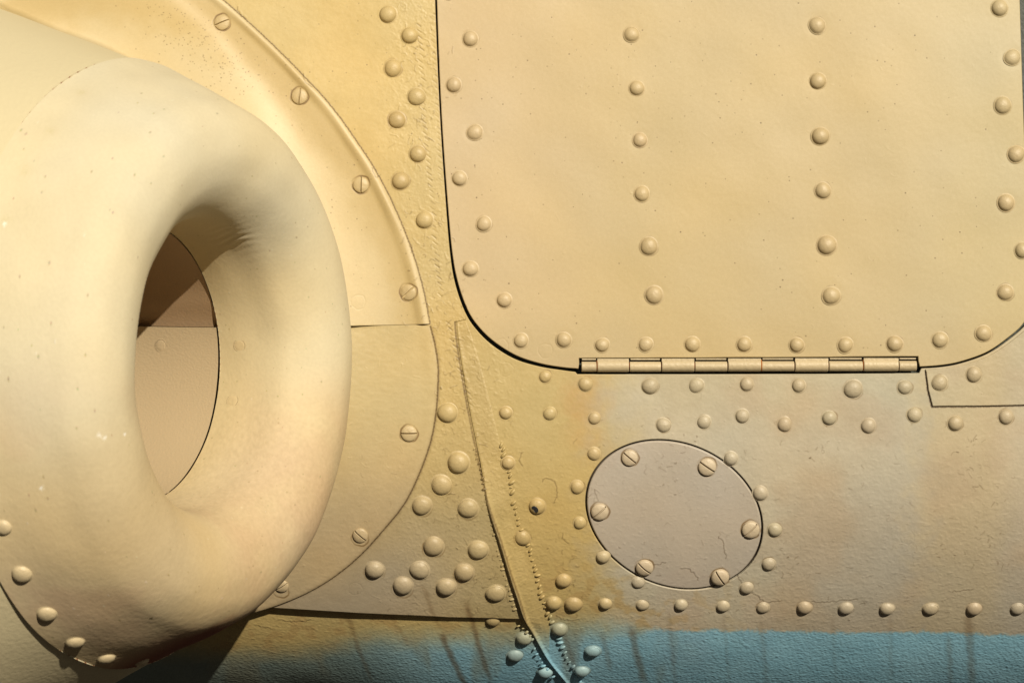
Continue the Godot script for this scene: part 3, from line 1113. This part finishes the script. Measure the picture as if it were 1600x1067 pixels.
	# grain for small parts
	var gn := noise(0.06, 3, 40)
	grain_tex = ImageTexture.create_from_image(gn.get_seamless_image(512, 512))

	make_fasteners()
	# every fastener: where it sits, marked in the paint first
	var hatch_rivets := [Vector3(700, -12, 11), Vector3(735, 61, 11), Vector3(709, 133, 11), Vector3(742, 207, 11), Vector3(718, 279, 11), Vector3(756, 350, 11), Vector3(735, 420, 11), Vector3(788, 469, 11), Vector3(814, 532, 10.5), Vector3(881, 531, 11), Vector3(941, 539, 10.5), Vector3(1009, 538, 10.5), Vector3(1082, 538, 11), Vector3(1163, 538, 11), Vector3(1245, 539, 11), Vector3(1321, 539, 11), Vector3(1398, 537, 11.5), Vector3(1469, 531, 12), Vector3(1537, 521, 12), Vector3(1571, 457, 12), Vector3(1598, 391, 11.5), Vector3(1562, 13, 12), Vector3(1582, 90, 12), Vector3(1567, 165, 12.5), Vector3(1588, 241, 12), Vector3(1572, 317, 12)]
	hatch_rivets += [Vector3(987, 54, 11), Vector3(995, 138, 10.5), Vector3(1000, 219, 10.5), Vector3(1003, 303, 11), Vector3(1014, 385, 13), Vector3(1022, 461, 12.5), Vector3(1277, 40, 12), Vector3(1278, 127, 11.5), Vector3(1282, 213, 12.5), Vector3(1286, 298, 12), Vector3(1292, 383, 13.5), Vector3(1299, 462, 13)]
	var strip_rivets := [Vector3(606, 23, 13), Vector3(640, 56, 12.5), Vector3(614, 107, 13), Vector3(651, 152, 13), Vector3(620, 188, 13), Vector3(653, 241, 12), Vector3(626, 283, 13), Vector3(663, 344, 12.5)]
	var big_rivets := [Vector3(699, 645, 15.5), Vector3(716, 723, 16), Vector3(690, 758, 15), Vector3(659, 790, 14.5), Vector3(731, 794, 15.5), Vector3(677, 853, 15.5), Vector3(747, 859, 15), Vector3(585, 890, 15), Vector3(655, 890, 15), Vector3(725, 894, 15), Vector3(629, 915, 15), Vector3(697, 917, 15), Vector3(774, 927, 15.5)]
	var low_rivets := [Vector3(852, 588, 9), Vector3(915, 600, 10.5), Vector3(1016, 603, 12), Vector3(1088, 602, 10.5), Vector3(1167, 600, 10.5), Vector3(1248, 602, 10.5), Vector3(1333, 608, 14), Vector3(1414, 605, 11), Vector3(1429, 648, 11), Vector3(1493, 661, 11), Vector3(1572, 651, 11), Vector3(790, 645, 10), Vector3(859, 646, 10), Vector3(929, 653, 9.5), Vector3(1037, 664, 10.5), Vector3(1100, 659, 10.5), Vector3(1160, 650, 10.5), Vector3(1226, 663, 10.5), Vector3(1296, 653, 11), Vector3(1357, 665, 11)]
	low_rivets += [Vector3(928, 709, 10), Vector3(902, 761, 10.5), Vector3(906, 817, 9.5), Vector3(942, 870, 10), Vector3(997, 910, 10), Vector3(1142, 716, 10.5), Vector3(1188, 770, 11), Vector3(1211, 828, 11), Vector3(1201, 881, 11), Vector3(1167, 918, 11), Vector3(946, 943, 10), Vector3(1004, 945, 10), Vector3(1064, 945, 10.5), Vector3(1130, 947, 10.5), Vector3(1192, 949, 10.5), Vector3(1257, 949, 11.5), Vector3(1322, 950, 11.5), Vector3(1386, 951, 11.5), Vector3(1454, 951, 12), Vector3(1522, 951, 11.5), Vector3(1590, 951, 11.5)]
	low_rivets += [Vector3(839, 791, 12.5), Vector3(880, 907, 12), Vector3(896, 944, 13), Vector3(926, 1017, 13), Vector3(770, 969, 11.5), Vector3(819, 997, 13), Vector3(805, 1024, 13)]
	var seam_rivets := [Vector3(794, 723, 9.5), Vector3(816, 841, 12), Vector3(865, 942, 12.5), Vector3(874, 983, 12.5), Vector3(852, 1050, 12.5), Vector3(909, 1048, 12.5), Vector3(905, 1072, 12)]
	var plate_rivets := [Vector3(1468, 598, 11.5), Vector3(1522, 585, 11.5)]
	var screws := [[V(984, 715), 12.5, -0.7], [V(1105, 729), 13.5, -0.6], [V(937, 799), 13.5, 0.75], [V(1173, 827), 14, 0.8], [V(1007, 886), 13.5, -0.75], [V(1125, 901), 14, -1.0]]
	var up_screws := [[V(347, 36), 12, 0.4], [V(468, 151), 12.5, 1.45], [V(564, 289), 12.5, 1.55], [V(638, 457), 12.5, 0.75]]
	var low_screws := [[V(639, 677), 12.5, 0.0], [V(563, 836), 12, -0.75], [V(440, 916), 11, 0.6]]
	var grime := Color8(104, 80, 48)
	for q in hatch_rivets + strip_rivets + big_rivets + low_rivets + seam_rivets + plate_rivets:
		dab(texel(q.x, q.y), q.z * 2.1 * S / UW * TW, rng.randf_range(-0.22, 0.10))
		grime.a = rng.randf_range(0.0, 0.2)
		ring_mark(texel(q.x, q.y), q.z * 1.12 * S / UW * TW, 1.8, 0.05 * rng.randf(), grime)
		if q.y > 570.0 and rng.randf() < 0.5:
			flake(texel(q.x + rng.randf_range(-14, 14), q.y + rng.randf_range(-12, 16)), rng.randf_range(6, 14), 0.12, grime)
	for q in screws + up_screws + low_screws:
		grime.a = 0.34
		ring_mark(texel(q[0].x, q[0].y), q[1] * 1.12 * S / UW * TW, 1.9, -0.10, grime)
	paint_image = Image.create_from_data(TW, TH, false, Image.FORMAT_RGB8, pr)
	paint_tex = ImageTexture.create_from_image(paint_image)
	relief_tex = ImageTexture.create_from_image(Image.create_from_data(TW, TH, false, Image.FORMAT_RF, relief.to_byte_array()))

	# the aircraft
	aircraft = Node3D.new()
	aircraft.name = "aircraft_fuselage"
	add_child(aircraft)
	aircraft.set_meta("label", "riveted sand painted aircraft side with round air intake, hinged hatch and pale blue underside")
	aircraft.set_meta("category", "aircraft")
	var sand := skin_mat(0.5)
	var hull := skin_path(PackedVector2Array([V(-560, -340), V(400, -345), V(1200, -345), V(2100, -340)]))
	hull.append_array(PackedVector2Array([Vector2(0.52, -0.42), Vector2(0.0, -0.42), Vector2(-0.54, -0.42)]))
	var hull_dense := PackedVector2Array()
	for i in hull.size():
		for k in 12:
			hull_dense.append(hull[i].lerp(hull[(i + 1) % hull.size()], k / 12.0))
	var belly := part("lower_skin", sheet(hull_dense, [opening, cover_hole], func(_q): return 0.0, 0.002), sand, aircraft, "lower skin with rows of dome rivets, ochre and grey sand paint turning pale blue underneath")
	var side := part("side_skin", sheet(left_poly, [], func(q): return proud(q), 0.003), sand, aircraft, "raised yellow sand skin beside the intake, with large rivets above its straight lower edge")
	var frame_poly := skin_path(PackedVector2Array([V(640, -225), V(1660, -225), V(1660, 120), V(1660, 480), V(1580, 590), V(1450, 600), V(1100, 600), V(890, 600), V(720, 530), V(660, 430), V(645, 100)]))
	part("hatch_frame", sheet(frame_poly, [], func(_q): return -0.006, 0.001, 0.02), plain_mat(Color(0.16, 0.19, 0.16)), aircraft, "dark green frame behind the gap around the hatch")
	var back_poly := PackedVector2Array()
	for k in 48:
		back_poly.append(on_skin(1055 + 155 * cos(TAU * k / 48.0), 804 + 21 * cos(TAU * k / 48.0) + 132 * sin(TAU * k / 48.0)))
	part("cover_seat", sheet(back_poly, [], func(_q): return -0.0026, 0.0005, 0.012), plain_mat(Color(0.25, 0.21, 0.16)), aircraft)
	var door := part("access_hatch", sheet(hatch, [], func(_q): return 0.0005, 0.003, 0.006, 0.0006), sand, aircraft, "smooth sand hatch with rounded lower corners and two inner columns of rivets")
	var plate := part("corner_plate", sheet(corner, [], func(_q): return 0.0014, 0.002), sand, aircraft, "thin sand plate with two rivets below the hatch corner")
	var lid := part("inspection_cover", sheet(cover, [], func(_q): return 0.0002, 0.002, 0.006, 0.0011), sand, aircraft, "round pinkish grey cover held by six slotted screws")
	var tape := part("seam_strap", strap(strap_left, strap_right), sand, aircraft, "narrow raised seam strap running down between the two skins")
	var row_left := curve([V(742, 700), V(753, 746), V(763, 785), V(770, 823), V(777, 855), V(788, 893), V(797, 925), V(806, 951)])
	var row_left_low := curve([V(811, 976), V(826, 988), V(834, 1006), V(846, 1033), V(866, 1058), V(882, 1075)])
	var row_right := curve([V(783, 695), V(796, 737), V(802, 778), V(812, 820), V(825, 851), V(837, 890), V(847, 932), V(860, 967), V(875, 1002), V(886, 1026), V(898, 1046), V(912, 1074)])
	for w in [[row_left, 0.0, 2.7, 8.0], [row_left_low, -1.0, 3.0, 7.5], [row_right, -2.0, 3.3, 8.5]]:
		var mode: float = w[1]
		var ws := part("weld_beads", beads(evenly(w[0], w[3]), func(q): return proud(q) if mode == 0.0 else (0.0012 if mode == -1.0 else proud(q) * 0.22), w[2], 0.75), sand, tape)
		ws.set_meta("kind", "stuff")

	# fairing around the intake
	var nu := rim_up.size()
	var inn_u := resampled(curve([V(420, 512), V(405, 430), V(385, 330), V(350, 250), V(300, 170), V(240, 120), V(170, 80), V(90, 50), V(20, 20), V(-60, -10), V(-200, 60)]), nu)
	var h_u := PackedFloat32Array()
	for k in nu:
		h_u.append(lerpf(0.010, 0.058, smooth(0.16, 0.68, float(k) / nu)))
	var upper := part("fairing_panel", fairing(rim_up, inn_u, h_u, 0.25, 3.0, 0.0013), sand, aircraft, "upper fairing panel sweeping round the intake, with a raised cracked rim and slotted screws")
	var nl := rim_low.size()
	var inn_l := resampled(curve([V(420, 518), V(425, 580), V(425, 640), V(420, 700), V(410, 740), V(395, 770), V(370, 800), V(330, 825), V(270, 845), V(200, 850), V(60, 830), V(-100, 800)]), nl)
	var h_l := PackedFloat32Array()
	for k in nl:
		h_l.append(lerpf(0.011, 0.003, smooth(0.0, 0.4, float(k) / nl)))
	var lower := part("fairing_panel", fairing(rim_low, inn_l, h_l, 0.25, -2.4, 0.0002), sand, aircraft, "lower fairing panel below the straight joint, darker sand with a curved lower edge")

	# the intake
	var lip_mat := StandardMaterial3D.new()
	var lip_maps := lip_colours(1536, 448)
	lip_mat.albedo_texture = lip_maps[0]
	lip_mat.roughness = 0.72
	lip_mat.heightmap_enabled = true
	lip_mat.heightmap_texture = lip_maps[1]
	lip_mat.heightmap_scale = 0.1
	var s := Shape.new()
	var gp := []
	var gu := []
	for j in 97:
		var line := PackedVector3Array()
		var tl := PackedVector2Array()
		for i in 385:
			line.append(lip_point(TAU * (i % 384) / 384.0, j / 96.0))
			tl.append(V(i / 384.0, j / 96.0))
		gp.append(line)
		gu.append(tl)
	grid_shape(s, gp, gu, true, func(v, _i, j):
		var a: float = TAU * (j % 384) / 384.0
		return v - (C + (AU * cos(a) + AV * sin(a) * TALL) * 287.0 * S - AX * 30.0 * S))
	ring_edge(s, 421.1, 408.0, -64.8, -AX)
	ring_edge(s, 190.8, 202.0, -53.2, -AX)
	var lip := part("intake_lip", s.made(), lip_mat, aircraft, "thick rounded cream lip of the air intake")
	var duct := part("intake_duct", tube(413.5, 560.0, -58.0, -395.0, 0.0, TAU, false, 16, 0.0, 34.0), plain_mat(Color(0.82, 0.775, 0.635), 0.6), aircraft, "outer duct wall behind the lip, meeting it at a seam")
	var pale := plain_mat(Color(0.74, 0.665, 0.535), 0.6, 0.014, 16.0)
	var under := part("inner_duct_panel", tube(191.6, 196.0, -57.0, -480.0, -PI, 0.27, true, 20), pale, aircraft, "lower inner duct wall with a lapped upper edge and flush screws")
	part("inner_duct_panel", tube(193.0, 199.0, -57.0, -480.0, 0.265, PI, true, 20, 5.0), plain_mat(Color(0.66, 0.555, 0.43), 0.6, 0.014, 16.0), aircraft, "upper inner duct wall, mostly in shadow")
	var cap := Shape.new()
	ring_edge(cap, 203.0, 0.0, -475.0, AX)
	part("duct_bulkhead", cap.made(), plain_mat(Color(0.3, 0.26, 0.2)), aircraft)
	lip_fasten([Vector3(5, 824, 10.5), Vector3(34, 897, 13), Vector3(73, 959, 13), Vector3(117, 1003, 13), Vector3(166, 1028, 12.5), Vector3(222, 1034, 10)], lip, 0, 0.8)
	lip_fasten([Vector3(374, 540, 9), Vector3(363, 626, 9)], lip, 2, 0.5)

	# hinge
	var hinge := Node3D.new()
	hinge.name = "hatch_hinge"
	aircraft.add_child(hinge, true)
	hinge.set_meta("label", "long piano hinge along the bottom edge of the hatch")
	var rust := plain_mat(Color(0.45, 0.22, 0.08), 0.8)
	var ends := [908.0, 932.5, 983.0, 1033.0, 1085.0, 1136.5, 1189.0, 1241.0, 1294.0, 1348.0, 1403.5, 1432.0]
	var hy := func(x: float) -> float: return 571.5 - (x - 906.0) * 0.0022
	var round_x := func(xa: float, xb: float, y: float, r: float, h: float, bev: float) -> ArrayMesh:
		var a := on_skin(xa, y)
		var b := on_skin(xb, y)
		var sh := Shape.new()
		var pp := []
		var uu := []
		for st in [[0.0, 0.0], [0.0, 1.0 - bev * 1.2], [bev * 0.3, 1.0 - bev * 0.25], [bev, 1.0], [1.0 - bev, 1.0], [1.0 - bev * 0.3, 1.0 - bev * 0.25], [1.0, 1.0 - bev * 1.2], [1.0, 0.0]]:
			var line := PackedVector3Array()
			var tl := PackedVector2Array()
			var o := sp(lerpf(a.x, b.x, st[0]), a.y, h)
			for j in 25:
				var an := TAU * (j % 24) / 24.0
				line.append(o + Vector3(0, cos(an), sin(an)) * r * S * st[1])
				tl.append(V(an, st[0]))
			pp.append(line)
			uu.append(tl)
		var mid := sp((a.x + b.x) * 0.5, a.y, h)
		grid_shape(sh, pp, uu, true, func(v, _i, _j): return v - mid)
		return sh.made()
	part("hinge_pin", round_x.call(910.0, 1430.0, hy.call(1170.0) + 1.0, 6.0, 0.0012, 0.01), rust, hinge)
	for k in 11:
		var xa: float = ends[k] + 0.7
		var xb: float = ends[k + 1] - 0.7
		var y: float = hy.call((xa + xb) * 0.5)
		var kc := Color(0.76, 0.695, 0.56).darkened(rng.randf_range(0.0, 0.05))
		var km := fastener_mat(kc)
		var top := k % 2 == 0
		part("knuckle", round_x.call(xa, xb, y + (1.3 if top else 0.0) + rng.randf_range(-0.3, 0.3), 8.0 if top else 9.6, 0.0012, 0.05), km, hinge)
		# the leaf that each knuckle is rolled from: up to the hatch, or down to the skin with a slit above
		var box := BoxMesh.new()
		box.size = Vector3((xb - xa) * S * (0.94 if top else 1.0), (2.0 if top else 7.0) * S, 0.0012)
		var lf := part("hinge_leaf", box, km, hinge)
		var q := on_skin((xa + xb) * 0.5, y - (10.2 if top else 7.6))
		lf.position = sp(q.x, q.y, 0.0016 if top else 0.0032)

	for w in [[1189.0, 2.6, 9.3], [932.5, 1.2, 9.0], [1348.0, 1.0, 9.0]]:
		part("rust_ring", round_x.call(w[0] - w[1] * 0.5, w[0] + w[1] * 0.5, hy.call(w[0]), w[2], 0.0012, 0.2), plain_mat(Color(0.60, 0.36, 0.13), 0.8), hinge)  # rust at three knuckle joints, modelled as thin rings; no washers here
	# fasteners onto their panels
	fasten(hatch_rivets, door, 0.0008, 0, 0.0, Color(0.76, 0.69, 0.55, 0.25))
	fasten(strip_rivets, side, 0.0009)
	for q in big_rivets:
		var at: Vector2 = on_skin(q.x, q.y)
		fasten([q], side, proud(at))
	fasten(low_rivets, belly, 0.0)
	var bare := plain_mat(Color(0.42, 0.44, 0.48), 0.35, 0.03, 20.0)
	bare.metallic = 0.8
	var cq := on_skin(836, 793)
	var chip := part("paint_chip", flush_mesh, bare, belly)
	chip.transform = Transform3D(frame_at((sn(cq.x, cq.y) + Vector3(-0.45, -0.35, 0)).normalized(), 0.5).scaled_local(Vector3(4.2, 5.4, 3.0) * S), sp(cq.x, cq.y, 0.0030))
	fasten(seam_rivets, tape, 0.0004)
	fasten(plate_rivets, plate, 0.0014)
	for q in screws:
		fasten([Vector3(q[0].x, q[0].y, q[1])], lid, 0.0002, 1, q[2], Color(0.80, 0.735, 0.62, 0.6))
	for q in up_screws:
		put_screw(q, upper, 0.0014)
	for q in low_screws:
		put_screw(q, lower, 0.0011)
	var flush := [V(311, 543), V(252, 540)]
	for q in flush:
		var best := 1e9
		var pb := Vector3.ZERO
		var nb := Vector3.ZERO
		for i in 160:
			for j in 60:
				var a := -1.2 + 1.46 * i / 160.0
				var h := -58.0 - 250.0 * j / 60.0
				var d := AU * cos(a) + AV * sin(a) * TALL
				var p := C + AX * h * S + d * 192.0 * S
				var e := seen(p).distance_to(q)
				if e < best:
					best = e
					pb = p
					nb = -d.normalized()
		var o := part("flush_screw", flush_mesh, pale, under)
		o.transform = Transform3D(frame_at(nb, 0.6).scaled_local(Vector3(9.5, 9.5, 5.0) * S), pb)

func put_screw(q: Array, on: MeshInstance3D, lift: float) -> void:
	# the panel's own vertex that shows nearest to the place carries the screw
	var arr := on.mesh.surface_get_arrays(0)
	var vs: PackedVector3Array = arr[Mesh.ARRAY_VERTEX]
	var ns: PackedVector3Array = arr[Mesh.ARRAY_NORMAL]
	var best := 1e9
	var bi := 0
	for i in range(0, vs.size()):
		var d := seen(vs[i]).distance_squared_to(q[0])
		if d < best:
			best = d
			bi = i
	var p := vs[bi]
	var n := ns[bi]
	var want := Vector3((q[0].x - 800.0) * S * (CAM - p.z) / CAM, (533.5 - q[0].y) * S * (CAM - p.z) / CAM, p.z)
	want -= n * n.dot(want - p)
	var t := on_skin_uv(want)
	var c := paint_image.get_pixel(clampi(int(t.x * TW), 0, TW - 1), clampi(int(t.y * TH), 0, TH - 1)).lerp(Color(0.76, 0.69, 0.56), 0.35)
	var o := part("screw", screw_mesh, fastener_mat(c), on)
	var r: float = q[1] * S
	o.transform = Transform3D(frame_at(n, q[2]).scaled_local(Vector3(r, r, r * 0.85)), want - n * 0.0003)
